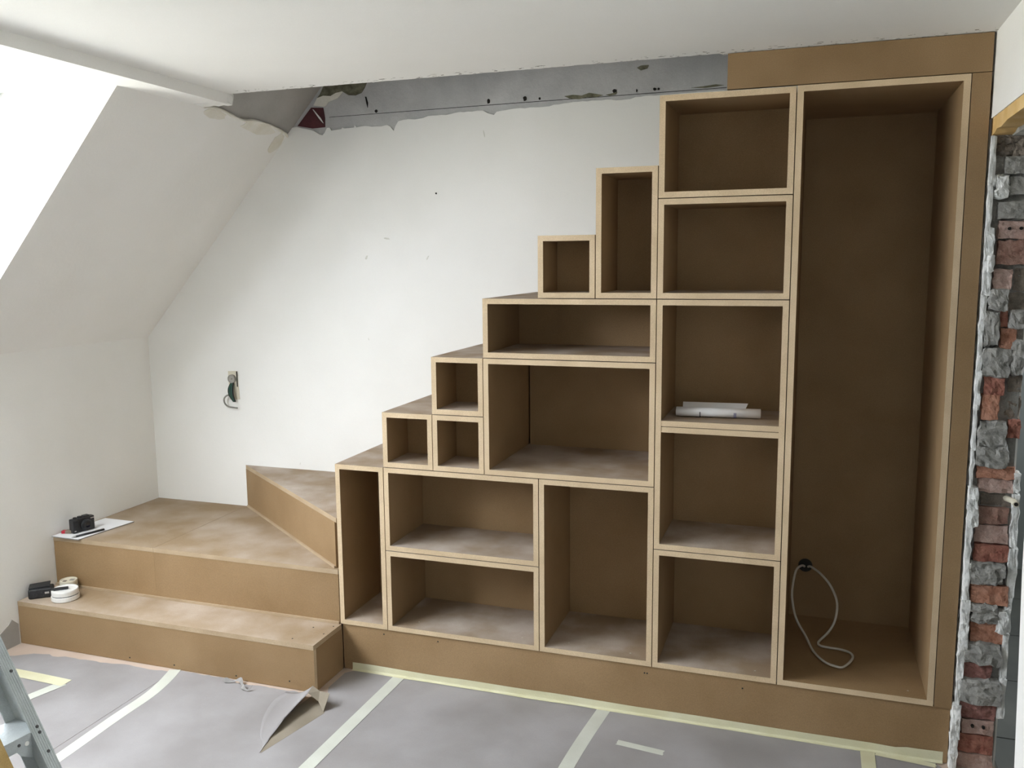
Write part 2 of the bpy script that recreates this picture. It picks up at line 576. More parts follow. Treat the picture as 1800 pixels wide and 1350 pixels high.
sl = MB()
slab(sl, DY1 + 0.03, YB, -0.02, SLOPE_TOP)
slab(sl, DY0, DY1, -0.02, S_OP0)
slab(sl, DY0 - 0.03, DY1 + 0.03, S_OP1 + 0.26, SLOPE_TOP)
slab(sl, YF, DY0 - 0.03, -0.02, SLOPE_TOP)
so = struct(sl.build('ceiling_slope', 'grey_slope'))
scar = [(DY1, sz(2.135)), (-0.06, sz(2.135)), (0.02, sz(2.118)), (0.054, sz(2.115)), (0.10, sz(2.121)), (0.159, sz(2.120)), (0.22, sz(2.112)), (0.304, sz(2.104)), (0.36, sz(2.112)),
        (0.451, sz(2.111)), (0.53, sz(2.105)), (0.594, sz(2.098)), (0.625, sz(2.092)), (D + 0.001, sz(2.085))]
skin = MB()
skin.prism([slope(DY1, 0, -0.005)] + [slope(y, s, -0.005) for y, s in scar] + [slope(D + 0.001, 0, -0.005)], SN * 0.005)
slab(skin, DY0, DY1, 0, S_OP0, 0.005, 0)
slab(skin, YF, DY0, 0, sz(2.135), 0.005, 0)
skin.build('paint_skin', 'paint', so)
burr = [slope(y, s - 0.003, 0.001) for y, s in scar[3:]]
bp_ = smooth_path(burr, 5)
MB().tube(bp_, [0.006 + 0.003 * noise.noise(p * 25) for p in bp_], 6).build('plaster_burr', 'cream_filler', so)
for (y, s, ry, rs) in ((0.13, sz(2.100), 0.07, 0.022), (0.42, sz(2.088), 0.12, 0.03), (0.60, sz(2.05), 0.035, 0.06)):
    q = []
    for k in range(14):
        an = 2 * math.pi * k / 14
        q.append(slope(min(y + ry * math.cos(an) * rj.uniform(.8, 1.1), D), s + rs * math.sin(an) * rj.uniform(.75, 1.1), 0.0))
    MB().prism(q, SN * 0.0015).build('filler_patch', 'cream_filler', so)

# roof window: lining boards (level on top, square below) and a frame with two casements
DP = DW['depth']
win = struct(empty('window_1', tuple(ORG + Vector((0, DY1, 0)))))
tl = slope(0, S_OP1, -0.004)                      # lower edge of the level top lining
tl2 = Vector((tl.x - DP / 0.7365, 0, tl.z))


def yv(p, y):
    return Vector((p.x, y, p.z))


for y, dy in ((DY1, 0.03), (DY0, -0.03)):
    MB().prism([yv(slope(0, S_OP0 - 0.03, -0.004), y), yv(tl, y), yv(tl2, y) + Vector((0, 0, 0.04)), slope(y, S_OP0 - 0.03, -DP)], (0, dy, 0)).build('lining_board', 'paint', win)
MB().prism([yv(tl, DY0 - 0.03), yv(tl, DY1 + 0.03), yv(tl2, DY1 + 0.03), yv(tl2, DY0 - 0.03)], (0, 0, 0.02)).build('lining_board', 'paint_ceiling', win)
MB().prism([slope(DY0, S_OP0), slope(DY1, S_OP0), slope(DY1, S_OP0, -DP), slope(DY0, S_OP0, -DP)], SU * -0.03).build('lining_board', 'paint', win)
sg1 = (tl2 - ORG).dot(SU)
for ya, yb in ((DY0, DY0 + 0.06), (DY1 - 0.06, DY1), ((DY0 + DY1) / 2 - 0.05, (DY0 + DY1) / 2 + 0.05)):
    MB().prism([slope(ya, S_OP0, -DP), slope(yb, S_OP0, -DP), slope(yb, sg1, -DP), slope(ya, sg1, -DP)], SN * -0.05).build('window_frame', 'white_plastic', win)
for sa, sb in ((S_OP0, S_OP0 + 0.06), (sg1 - 0.06, sg1)):
    MB().prism([slope(DY0, sa, -DP), slope(DY1, sa, -DP), slope(DY1, sb, -DP), slope(DY0, sb, -DP)], SN * -0.05).build('window_frame', 'white_plastic', win)

# ceiling with the sawn stairwell edge, lower strip along the slope
edge = []
x = -0.372
while x < 1.36:
    edge.append((x, 0.0 + 0.007 * noise.noise(Vector((x * 22, 2, 0))) + 0.003 * noise.noise(Vector((x * 90, 5, 0)))))
    x += 0.012
edge += [(1.36, 0.001), (1.37, 0.022), (4.0, 0.022)]
ce = MB().prism([(x, y, ZC) for x, y in edge] + [(4.0, YF - 0.1, ZC), (-0.372, YF - 0.1, ZC)], (0, 0, 0.13))
ce.box(2.2, 4.0, 0.0, 2.2, ZC, ZC + 0.13)
ceil = struct(ce.build('ceiling', 'paint_ceiling_chipped'))
st = MB()
st.prism([(-0.370, YF, ZC + 0.1), (-0.370, YF, 2.103), (-0.520, YF, 2.112), (-0.560, YF, 2.15), (-0.42, YF, ZC + 0.16)], (0, -YF - 0.02, 0))
struct(st.build('trim_2', 'paint_ceiling'))
rough_block('broken_end', (-0.50, -0.372, -0.03, 0.018, 2.106, ZC + 0.01), 'paint_ceiling', ceil, 4, 0.004, 0.0, 5)
# closed loft over the stairwell
lf = MB()
lf.box(-0.6, 2.3, -1.6, YB + 0.1, 3.2, 3.3)
lf.box(-0.7, 2.3, -1.7, -1.6, ZC + 0.1, 3.3)
lf.box(2.2, 2.3, -1.6, YB, ZC + 0.1, 3.3)
struct(lf.build('ceiling_loft', 'grey_render'))

# wall behind the photographer
struct(MB().box(XL - 0.1, 4.0, YF - 0.1, YF, -0.1, 2.3).build('wall_front', 'paint'))

# right wall with the broken-through opening
wr = MB()
wr.box(XR, 2.222, -0.75, 0.03, 1.912, ZC + 0.05)
wr.box(XR, 2.222, 0.03, YB, -0.05, ZC + 0.05)
wr.prism([(XR, YF, -0.05), (XR, -0.845, -0.05), (XR, -0.805, 0.25), (XR, -0.777, 0.445), (XR, -0.75, 0.65), (XR, -0.717, 0.87), (XR, -0.705, 1.1),
          (XR, -0.70, 1.5), (XR, -0.70, ZC + 0.05), (XR, YF, ZC + 0.05)], (0.125, 0, 0))
wro = struct(wr.build('wall_right', ['paint']))
MB().prism([(XR + 0.004, 0.02, 1.865), (XR + 0.004, -0.03, 1.868), (XR + 0.004, -0.06, 1.876), (XR + 0.004, -0.12, 1.873), (XR + 0.004, -0.2, 1.880),
            (XR + 0.004, -0.75, 1.880), (XR + 0.004, -0.75, 1.913), (XR + 0.004, 0.02, 1.913)], (0.05, 0, 0)).build('lintel', 'lintel_wood', wro)
MB().box(XR + 0.054, 2.222, -0.75, 0.03, 1.862, 1.913).build('lintel', 'mortar', wro)
MB().box(XR + 0.012, 2.214, 0.016, 0.06, -0.02, 1.868).build('mortar_bed', 'mortar', wro)

rows = [('rubble', 2.11, 2.177, 1.845, 1.872), ('rubble', 2.114, 2.158, 1.813, 1.841), ('rubble', 2.16, 2.2, 1.81, 1.85), ('grey', 2.137, 2.21, 1.76, 1.807), ('white', 2.116, 2.147, 1.697, 1.756),
        ('grey', 2.153, 2.20, 1.704, 1.752), ('grey', 2.126, 2.213, 1.638, 1.684), ('pinkhole', 2.13, 2.213, 1.583, 1.632),
        ('brown', 2.131, 2.215, 1.513, 1.579), ('pink', 2.125, 2.174, 1.443, 1.5), ('dark', 2.179, 2.216, 1.438, 1.504),
        ('lump', 2.119, 2.164, 1.386, 1.442), ('dark', 2.168, 2.216, 1.386, 1.435), ('red', 2.137, 2.168, 1.338, 1.388),
        ('lump', 2.113, 2.146, 1.284, 1.383), ('lump', 2.176, 2.212, 1.337, 1.382), ('orange', 2.155, 2.194, 1.264, 1.334),
        ('lump', 2.111, 2.182, 1.197, 1.277), ('lump', 2.186, 2.216, 1.205, 1.30), ('red', 2.121, 2.174, 1.144, 1.2), ('dark', 2.184, 2.218, 1.153, 1.201),
        ('orange', 2.118, 2.162, 1.072, 1.145), ('stone', 2.17, 2.218, 1.073, 1.138), ('lump', 2.112, 2.187, 0.997, 1.068),
        ('red', 2.189, 2.22, 1.022, 1.074), ('lump', 2.11, 2.194, 0.938, 0.997), ('orange', 2.115, 2.214, 0.901, 0.937),
        ('pinko', 2.122, 2.213, 0.858, 0.899), ('dark', 2.133, 2.21, 0.818, 0.854), ('brown', 2.12, 2.206, 0.766, 0.815),
        ('pink', 2.122, 2.209, 0.708, 0.762), ('red', 2.122, 2.212, 0.653, 0.704), ('lump', 2.115, 2.206, 0.587, 0.65),
        ('orange', 2.12, 2.219, 0.524, 0.583), ('lump', 2.116, 2.193, 0.496, 0.522), ('lump', 2.128, 2.196, 0.468, 0.499),
        ('orange', 2.127, 2.217, 0.403, 0.464), ('lump', 2.113, 2.212, 0.338, 0.401), ('darkred', 2.114, 2.191, 0.292, 0.337),
        ('lump', 2.108, 2.218, 0.214, 0.289), ('darkred', 2.110, 2.209, 0.162, 0.212), ('pinkhole', 2.121, 2.206, 0.113, 0.158),
        ('red', 2.110, 2.209, 0.050, 0.110), ('pink', 2.105, 2.211, -0.01, 0.047)]
BM_ = dict(grey='mortar', white='plaster_crumb', pinkhole='brick_pink', brown='brick_brown', pink='brick_pink', dark='brick_grimy', red='brick_red',
           orange='brick_orange', pinko='brick_pink', darkred='brick_dark', lump='mortar', stone='brick_grimy', rubble='brick_grimy')
for i, (k, x0, x1, z0, z1) in enumerate(rows):
    yb = 0.05
    proud = {'lump': -0.016, 'dark': 0.014, 'stone': 0.016, 'rubble': 0.006, 'white': -0.012}.get(k, RND.uniform(-0.006, 0.004))
    soft = k in ('lump', 'white', 'stone', 'rubble')
    g = 0.003 if soft else 0.0
    nm = 'mortar_lump' if k in ('lump', 'white', 'rubble') else ('stone' if k == 'stone' else 'brick')
    rough_block(nm, (x0 - g, x1 + g, proud, yb, z0 - g, z1 + g), BM_[k], wro, i + 1, 0.0075 if soft else 0.0045,
                0.35 if soft else 0.06, 6 if soft else 5, False, 48)
    if k == 'pinkhole':
        for fx in (0.33, 0.68):
            xx, zz = x0 + (x1 - x0) * fx, (z0 + z1) / 2 + 0.004
            MB().lathe([(0.0045, -0.006), (0.0045, 0.0045)], (xx, proud - 0.001, zz), 10, 0, 'y').build('brick_hole', 'dark_hole', wro)
for i, (x0, x1, za, zb, yf) in enumerate(((XR + 0.001, XR + 0.015, 1.60, 1.862, -0.010), (XR + 0.001, XR + 0.022, 1.43, 1.61, -0.012),
                                          (XR + 0.001, XR + 0.013, 1.10, 1.44, -0.008), (XR + 0.001, XR + 0.012, 0.86, 1.11, -0.010),
                                          (XR + 0.001, XR + 0.028, 0.76, 0.87, -0.016), (XR + 0.001, XR + 0.019, 0.52, 0.77, -0.014),
                                          (XR + 0.001, XR + 0.022, 0.38, 0.53, -0.016), (XR + 0.001, XR + 0.014, 0.19, 0.39, -0.012),
                                          (XR - 0.006, XR + 0.016, 0.0, 0.20, -0.020))):
    n = max(2, int((zb - za) / 0.10))
    for k in range(n):
        a, b = za + (zb - za) * k / n, za + (zb - za) * (k + 1) / n
        rough_block('plaster_lump', (x0, x1 + RND.uniform(-0.003, 0.004), yf, 0.05, a - 0.004, b + 0.004), 'plaster_crumb', wro, 60 + i * 9 + k, 0.0045, 0.1, 5, False, 50)
for i, (za, zb, w) in enumerate(((0.86, 0.92, 0.008), (0.70, 0.86, 0.010), (0.55, 0.70, 0.014), (0.44, 0.55, 0.010), (0.30, 0.44, 0.008), (0.17, 0.30, 0.010))):
    rough_block('plaster_lump', (2.213, 2.222 + w, -0.002, 0.05, za, zb), 'plaster_crumb', wro, 150 + i, 0.005, 0.1, 5, False, 45)
rough_block('plaster_lump', (2.192, 2.222, -0.010, 0.03, 0.44, 0.51), 'plaster_crumb', wro, 170, 0.006, 0.25, 5, False, 45)
rough_block('plaster_lump', (2.105, 2.124, -0.022, 0.01, 1.49, 1.54), 'plaster_crumb', wro, 171, 0.005, 0.4, 5, False, 45)
cd = MB().tube([(2.216, -0.035, 0.838), (2.213, 0.0, 0.840), (2.19, 0.03, 0.842)], 0.0085, 12).build('conduit', 'cream_plastic', wro)
MB().lathe([(0.0055, -0.002), (0.0055, 0.0015)], (2.216, -0.0345, 0.838), 12, 0, 'y').build('conduit_bore', 'dark_hole', cd)

# the room beyond the opening
hb = MB()
hb.box(2.2, 4.0, 1.96, 2.06, -0.1, 2.3)
hb.box(3.6, 3.7, -4.6, HW['y0'], -0.1, 2.3)
hb.box(3.6, 3.7, HW['y1'], 2.0, -0.1, 2.3)
hb.box(3.6, 3.7, HW['y0'], HW['y1'], -0.1, HW['z0'])
hb.box(3.6, 3.7, HW['y0'], HW['y1'], HW['z1'], 2.3)
hb.box(2.10, 2.222, YB, 2.0, -0.1, 2.3)
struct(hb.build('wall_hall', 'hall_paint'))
tf = empty('floor_tiles', (2.3, 0, 0.001))
struct(tf)
MB().box(2.225, 3.6, -2.0, 1.96, 0.0005, 0.004).build('grout', 'hall_grout', tf)
for i in range(3):
    for j in range(9):
        MB().box(2.228 + 0.45 * i, 2.228 + 0.45 * i + 0.44, -1.99 + 0.44 * j, -1.99 + 0.44 * j + 0.43, 0.004, 0.008).build('tile', 'hall_tile', tf)


# ------------------------------------------------------------------ the step cabinets
G = 0.0014    # half of the seam between two boxes


def board(name, root, x0, x1, y0, y1, z0, z1, kind):
    # edges (front narrow faces) are the paler sawn fibre
    if kind == 'top':
        fm = {'-y': 1, '-x': 0, '+z': 2}
    elif kind == 'bottom':
        fm = {'-y': 1, '+z': 2}
    else:
        fm = {'-y': 1}
    return MB().box(x0, x1, y0, y1, z0, z1, 0, fm).build(name, ['mdf', 'mdf_edge', 'mdf_dusty'], root)


def screws(root, pts, axis='z', rad=0.0032, m='screw_metal'):
    for (x, y, z) in pts:
        MB().lathe([(rad, -0.001), (rad, 0.0006)], (x, y, z), 8, 0, axis).build('screw', m, root)


def box_unit(x0, x1, z0, z1, back, label, sc=(), dividers=(), gap=0.001, clean=False, group='open box modules of the step cabinet'):
    x0 += G; x1 -= G; z0 += G; z1 -= G
    r = empty('storage_box', ((x0 + x1) / 2, D / 2, z0))
    tag(r, label, 'shelf box', group)
    ye = D - 0.001
    jy = RND.uniform(0, 0.0015)
    board('top_board', r, x0, x1, jy, ye, z1 - T, z1, 'top')
    board('bottom_board', r, x0, x1, jy, ye, z0, z0 + T, 'side' if clean else 'bottom')
    board('side_board', r, x0, x0 + T, jy, ye, z0 + T, z1 - T, 'side')
    board('side_board', r, x1 - T, x1, jy, ye, z0 + T, z1 - T, 'side')
    MB().box(x0 + T + gap, x1 - T, back, back + 0.009, z0 + T, z1 - T).build('back_panel', 'mdf', r)
    for zd in dividers:
        board('shelf_board', r, x0 + T, x1 - T, 0.002, back, zd - T - 0.001, zd - 0.001, 'bottom')
        board('shelf_board', r, x0 + T, x1 - T, 0.002, back, zd + 0.001, zd + T + 0.001, 'bottom')
    screws(r, sc)
    return r


zf = 0.1995
box_unit(C[0], C[1], Z[1], Z[4], 0.29, 'tall narrow open MDF box at the foot of the cabinet, beside the corner steps', [(0.066, 0.052, zf)])
box_unit(C[1], C[4], 0.4875, Z[4], 0.29, 'wide low MDF box above the lowest wide box, under the two small cubes', [])
box_unit(C[1], C[4], Z[1], 0.4875, 0.295, 'lowest wide MDF box, lying on the plinth beside the tall narrow box', [(0.298, 0.064, zf), (0.502, 0.059, zf), (0.709, 0.048, zf)])
box_unit(C[4], C[6], Z[1], Z[4], 0.335, 'upright MDF box on the plinth directly under the largest square box', [(0.879, 0.058, zf), (1.101, 0.043, zf)])
box_unit(C[1], C[2], Z[4], Z[5], 0.17, 'small MDF cube carrying a dusty tread, left of its twin cube')
box_unit(C[2], C[3], Z[4], Z[5], 0.172, 'small MDF cube wedged between its twin cube and the largest box')
box_unit(C[2], C[3], Z[5], Z[6], 0.18, 'small MDF cube stacked on top of the pair of small cubes')
box_unit(C[3], C[6], Z[4], Z[6], 0.445, 'largest deep MDF box in the middle of the step cabinet', gap=0.007)
box_unit(C[3], C[6], Z[6], Z[7], 0.335, 'long flat MDF box lying on top of the largest box')
box_unit(C[4], C[5], Z[7], Z[8], 0.165, 'single small MDF cube standing alone on the long flat box')
box_unit(C[5], C[6], Z[7], Z[9], 0.242, 'upright narrow MDF box between the lone cube and the shelf column')
box_unit(C[6], C[7], 1.723, Z[10], 0.28, 'topmost MDF box of the shelf column, just below the ceiling')
box_unit(C[6], C[7], Z[7], 1.723, 0.29, 'MDF box second from the top of the shelf column')
box_unit(C[6], C[7], 0.5915, Z[7], 0.29, 'tall two-compartment MDF box of the shelf column, holding the rolled drawing', [], (1.0025,))
box_unit(C[6], C[7], Z[1], 0.5915, 0.35, 'bottom MDF box of the shelf column, standing on the plinth', [(1.514, 0.038, zf)])
box_unit(C[7], C[8], Z[1], 2.0354, 0.56, 'full-height MDF wardrobe box at the right with a loose cable inside', [(1.973, 0.045, zf)], clean=True)

# fascia boards round the wardrobe box and the plinth
hd = MB().box(1.384, 2.0905, 0.0, T, 2.0365, ZC - 0.002, 0, {'-x': 1}).build('header_board', ['mdf', 'mdf_edge'])
tag(hd, 'plain MDF header board filling the gap between wardrobe box and ceiling', 'board')
fp = MB().box(C[8] + 0.0012, 2.0905, 0.0005, T, Z[1] + 0.001, 2.0345, 0, {'-x': 1}).build('filler_strip', ['mdf', 'mdf_edge'])
tag(fp, 'tall narrow MDF filler strip between wardrobe box and broken brick wall', 'board')
pl = empty('plinth', (1.05, 0.015, 0.0))
tag(pl, 'long low MDF plinth board under the boxes, taped along the floor', 'plinth')
MB().box(0.0075, 2.0885, 0.006, 0.006 + T, 0.0015, Z[1] - 0.001).build('plinth_board', 'mdf', pl)
screws(pl, [(0.18, 0.0057, 0.16), (0.399, 0.0057, 0.161), (1.157, 0.0057, 0.154), (1.166, 0.0057, 0.154), (1.478, 0.0057, 0.149)], 'y', 0.0028, 'cable_black')

# bottom step
P1 = -0.2014
s1 = empty('bottom_step', (-0.68, -0.1, 0.0))
tag(s1, 'lowest MDF step running in front of the corner platform, on the papered floor', 'step')
MB().box(XL + 0.002, 0.0054, P1, -0.001, Z[1] - T, Z[1], 0, {'+z': 2, '-y': 1, '+x': 1}).build('tread_board', ['mdf', 'mdf_nosing', 'mdf_tread'], s1)
MB().box(XL + 0.002, 0.0054, P1 + 0.001, P1 + T, 0.0015, Z[1] - T - 0.0005, 0, {'+x': 1}).build('riser_board', ['mdf', 'mdf_edge'], s1)
MB().box(0.0054 - T, 0.0050, P1 + T + 0.001, 0.004, 0.0015, Z[1] - T - 0.0005).build('end_board', ['mdf'], s1)
screws(s1, [(-0.82, P1 + 0.0006, 0.017), (-0.61, P1 + 0.0006, 0.017), (-0.33, P1 + 0.0006, 0.016), (-0.10, P1 + 0.0006, 0.03)], 'y', 0.003, 'cable_black')
screws(s1, [(-0.08, -0.06, Z[1]), (-0.10, -0.17, Z[1]), (-0.012, -0.10, Z[1]), (-0.012, -0.03, Z[1])], 'z', 0.003, 'cable_black')

# corner platform (second step): two treads meeting on a slanted joint, two riser boards
s2 = empty('corner_platform', (-0.7, 0.3, Z[1]))
tag(s2, 'large MDF corner platform, the second step, with a slanted joint across it', 'step')
z2 = Z[2]
MB().prism([(XL + 0.002, 0, z2), (-0.854, 0, z2), (-0.866, D - 0.001, z2), (XL + 0.002, D - 0.001, z2)], (0, 0, -T), 0, 1).build('tread_board', ['mdf_tread', 'mdf_nosing'], s2)
MB().prism([(-0.8525, 0, z2), (-0.002, 0, z2), (-0.002, D - 0.001, z2), (-0.8645, D - 0.001, z2)], (0, 0, -T), 0, 1).build('tread_board', ['mdf_tread', 'mdf_nosing'], s2)
MB().box(XL + 0.002, -0.8525, 0.0015, T, Z[1] + 0.001, z2 - T - 0.0005).build('riser_board', 'mdf', s2)
MB().box(-0.8515, -0.002, 0.001, T, Z[1] + 0.001, z2 - T - 0.0005).build('riser_board', 'mdf', s2)
MB().box(XL + 0.002, -0.002, -0.007, 0.0015, Z[1] + 0.0005, Z[1] + 0.009).build('batten', 'mdf_nosing', s2)

# winder step in the corner
s3 = empty('winder_step', (-0.3, 0.45, Z[2]))
tag(s3, 'wedge-shaped MDF winder step between the white wall and the tall narrow box', 'step')
XW = -0.8568
z3 = Z[3]
MB().prism([(-0.002, 0.001, z3), (-0.002, D - 0.001, z3), (XW, D - 0.001, z3)], (0, 0, -T), 0, 1).build('tread_board', ['mdf_dusty', 'mdf_nosing'], s3)
dv = Vector((XW, D, 0)).normalized()
nv = Vector((-dv.y, dv.x, 0))      # outwards, to the front left
if nv.y > 0:
    nv = -nv
a3, b3 = Vector((-0.003, 0.003, 0)) + dv * 0.016, Vector((XW, D - 0.002, 0))
MB().prism([a3 + Vector((0, 0, z2 + 0.001)), b3 + Vector((0, 0, z2 + 0.001)), b3 + Vector((0, 0, z3 - T - 0.0005)), a3 + Vector((0, 0, z3 - T - 0.0005))],
           -nv * 0.012).build('riser_board', 'mdf', s3)
MB().prism([a3 + Vector((0, 0, z2 + 0.0005)) - dv * -0.004, b3 + Vector((0, 0, z2 + 0.0005)) - dv * 0.012, b3 + Vector((0, 0, z2 + 0.009)) - dv * 0.012, a3 + Vector((0, 0, z2 + 0.009)) - dv * -0.004],
           nv * 0.007).build('batten', 'mdf_nosing', s3)

# ------------------------------------------------------------------ floor paper and tape
def rag(p, q, amp, n, seed):
    """ragged edge points from p to q in plan"""
    rr = random.Random(seed)
    p, q = Vector(p), Vector(q)
    t = (q - p).normalized()
    nn = Vector((-t.y, t.x))
    return [tuple(p + (q - p) * (i / n) + nn * rr.uniform(-amp, amp) * (0 if i in (0, n) else 1)) for i in range(n + 1)]


PB = YF + 0.3
sheets = [
    ('grey protective floor paper nearest the low left wall', [(XL + 0.01, PB)] + [(XL + 0.01, -0.33)] + rag((XL + 0.02, -0.335), (-1.24, -0.262), 0.006, 6, 1)
     + rag((-1.20, -0.255), (-0.60, -0.2205), 0.007, 24, 2) + [(-0.585, PB)], 0.0),
    ('torn grey protective floor paper in front of the bottom step', [(-0.583, PB), (-0.597, -0.212)] + rag((-0.57, -0.206), (-0.33, -0.2065), 0.003, 14, 3)
     + rag((-0.32, -0.222), (-0.06, -0.213), 0.004, 16, 4) + rag((-0.02, -0.235), (0.045, -0.60), 0.004, 12, 9) + [(0.105, -0.313), (0.06, -0.21), (0.03, -0.15), (0.03, -0.03), (0.06, 0.002), (0.233, 0.003), (0.233, PB)], 0.0008),
    ('grey protective floor paper in front of the wide low boxes', [(0.235, PB), (0.235, 0.003), (1.018, 0.003), (0.95, PB)], 0.0),
    ('grey protective floor paper in front of the shelf column', [(0.952, PB), (1.02, 0.003), (1.864, 0.003), (1.85, PB)], 0.0008),
    ('narrow grey protective floor paper beside the brick opening', [(1.852, PB), (1.866, 0.003), (2.05, 0.003), (2.075, -0.03), (2.08, PB)], 0.0),
]
for lab, poly, dz in sheets:
    o = MB().prism([(x, y, 0.0012 + dz) for x, y in poly], (0, 0, -0.001)).build('floor_paper', 'floor_paper')
    tag(o, lab, 'paper', 'sheets of floor paper')

fa = empty('torn_paper_flap', (0.0, -0.35, 0.0))
tag(fa, 'torn floor paper lifting up at the corner of the bottom step', 'paper')
# lifted sheet: base row flat on the floor, middle row, torn edge in the air
rows_ = [[(0.036, -0.56, 0.0012), (-0.02, -0.50, 0.0012), (-0.075, -0.40, 0.0012), (-0.105, -0.30, 0.0012), (-0.10, -0.225, 0.0012)],
         [(0.040, -0.575, 0.0024), (0.005, -0.505, 0.0030), (-0.022, -0.415, 0.010), (-0.030, -0.300, 0.018), (-0.030, -0.235, 0.020)],
         [(0.047, -0.597, 0.0026), (0.031, -0.517, 0.006), (0.025, -0.425, 0.024), (0.029, -0.289, 0.044), (0.024, -0.245, 0.052)]]
fine_rows = [smooth_path(r, 4) for r in rows_]
me = bpy.data.meshes.new('lifted_sheet')
nn_ = len(fine_rows[0])
vv = []
for k in range(7):
    t = k / 6
    for i in range(nn_):
        p = (fine_rows[0][i].lerp(fine_rows[1][i], t * 2) if t <= 0.5 else fine_rows[1][i].lerp(fine_rows[2][i], t * 2 - 1))
        p = Vector((p.x, p.y, fine_rows[0][i].z + (fine_rows[2][i].z - fine_rows[0][i].z) * t ** 1.9))
        if k == 6:
            p = p + Vector((0.004 * noise.noise(p * 60), 0, 0))
        vv.append(tuple(p))
ff = [(k * nn_ + i, k * nn_ + i + 1, (k + 1) * nn_ + i + 1, (k + 1) * nn_ + i) for k in range(6) for i in range(nn_ - 1)]
me.from_pydata(vv, [], ff)
for p in me.polygons:
    p.use_smooth = True
mats_of(me, 'floor_paper')
o = link('lifted_sheet', me, fa)
o.modifiers.new('thickness', 'SOLIDIFY').thickness = 0.0008
MB().prism([(x, y, 0.0024) for x, y in ((0.050, -0.60), (0.112, -0.318), (0.075, -0.235), (0.03, -0.205), (0.008, -0.205), (0.0, -0.30), (0.01, -0.45))], (0, 0, -0.0006)).build('shaded_under_layer', 'paper_brown', fa)  # brown paper, its dark tone also painting in the lifted sheet's shadow
Bm, Cc, Dd, Ee = (0.030, -0.284, 0.046), (0.105, -0.313, 0.003), (0.107, -0.270, 0.050), (0.024, -0.245, 0.054)
me = bpy.data.meshes.new('curl')
me.from_pydata([Bm, Cc, Dd, Ee, (0.058, -0.255, 0.044), (0.07, -0.285, 0.022)], [], [(0, 5, 4), (5, 1, 2), (5, 2, 4), (0, 4, 3)])
mats_of(me, 'paper_brown')
o = link('curl', me, fa)
o.modifiers.new('thickness', 'SOLIDIFY').thickness = 0.0008
sc_ = MB()
q = smooth_path([(-0.36, -0.238, 0.012), (-0.335, -0.232, 0.004), (-0.30, -0.226, 0.014), (-0.275, -0.240, 0.003), (-0.262, -0.262, 0.010), (-0.235, -0.267, 0.004), (-0.225, -0.258, 0.012)], 4)
b0 = len(sc_.v)
for i, p in enumerate(q):
    w = 0.006 + 0.004 * math.sin(i * 0.9)
    sc_.v += [(p.x, p.y - w * .6, p.z), (p.x + 0.002, p.y + w, p.z + w * 0.8 + 0.002)]
for i in range(len(q) - 1):
    sc_.f.append((2 * i, 2 * i + 2, 2 * i + 3, 2 * i + 1))
    sc_.mi.append(0)
    sc_.sm.append(False)
so_ = sc_.build('paper_scrap', 'board_grey')
so_.modifiers.new('thickness', 'SOLIDIFY').thickness = 0.0008
tag(so_, 'small crumpled scrap of torn paper at the foot of the bottom step', 'paper scrap')


def tape(pts, w, label, m='tape', z=0.0024, seed=0, cat='tape'):
    """flat strip along plan points"""
    rr = random.Random(seed)
    P = [Vector((x, y)) for x, y in pts]
    if len(P) > 2:
        tail = P[-1]
        if (P[-1] - P[-2]).length > 0.6:
            P[-1] = P[-2] + (P[-1] - P[-2]).normalized() * 0.15
        else:
            tail = None
        P = [Vector((p.x, p.y)) for p in smooth_path([(p.x, p.y, 0) for p in P], 5)]
        if tail is not None:
            P.append(tail)
    L_, R2 = [], []
    for i, p in enumerate(P):
        t = (P[min(i + 1, len(P) - 1)] - P[max(i - 1, 0)]).normalized()
        n_ = Vector((-t.y, t.x))
        L_.append(p + n_ * w / 2)
        R2.append(p - n_ * w / 2)

    def ends(a, b):
        return [a.lerp(b, k / 4) + (b - a).normalized().orthogonal() * rr.uniform(-0.004, 0.004) for k in (1, 2, 3)]
    out = L_ + ends(L_[-1], R2[-1]) + R2[::-1] + ends(R2[0], L_[0])
    o = MB().prism([(p.x, p.y, z) for p in out], (0, 0, -0.0003)).build('masking_tape', m)
    tag(o, label, cat, 'masking tape on the floor paper')
    return o


tape([(-0.602, -0.206), (-0.574, -0.30), (-0.556, -0.408), (-0.553, -0.574), (-0.541, -0.824), (-0.535, -3.9)], 0.045,
     'pale tape strip curving from the front of the bottom step', 'tape_pale', seed=1)
tape([(0.240, 0.0), (0.232, -0.62), (0.232, -3.9)], 0.046, 'pale tape strip running from the plinth past the torn paper flap', 'tape_pale', seed=2)
tape([(1.019, -0.002), (1.000, -0.20), (0.989, -0.372), (0.95, -3.9)], 0.046, 'pale tape strip meeting the plinth below the upright box', 'tape_pale', seed=3)
tape([(1.862, 0.0), (1.861, -0.5), (1.85, -3.9)], 0.042, 'tape strip meeting the plinth below the wardrobe box', 'tape', seed=4)
tape([(XL + 0.02, -0.42), (-1.17, -0.413), (-0.915, -0.420)], 0.050, 'yellow tape strip across the floor paper beside the ladder', 'tape', z=0.0030, seed=5)
tape([(-0.925, -0.425), (-0.960, -0.552), (-0.99, -0.70), (-1.0, -3.6)], 0.044, 'thin pale tape branching off the yellow strip by the ladder', 'tape_pale', z=0.0024, seed=6)
tape([(1.105, -0.188), (1.258, -0.206)], 0.028, 'short loose tape piece lying alone on the paper', 'tape_pale', seed=7)
tape([(1.885, -0.004), (2.055, -0.022)], 0.024, 'short tape piece on the floor under the wardrobe corner', 'tape', z=0.0030, seed=8)
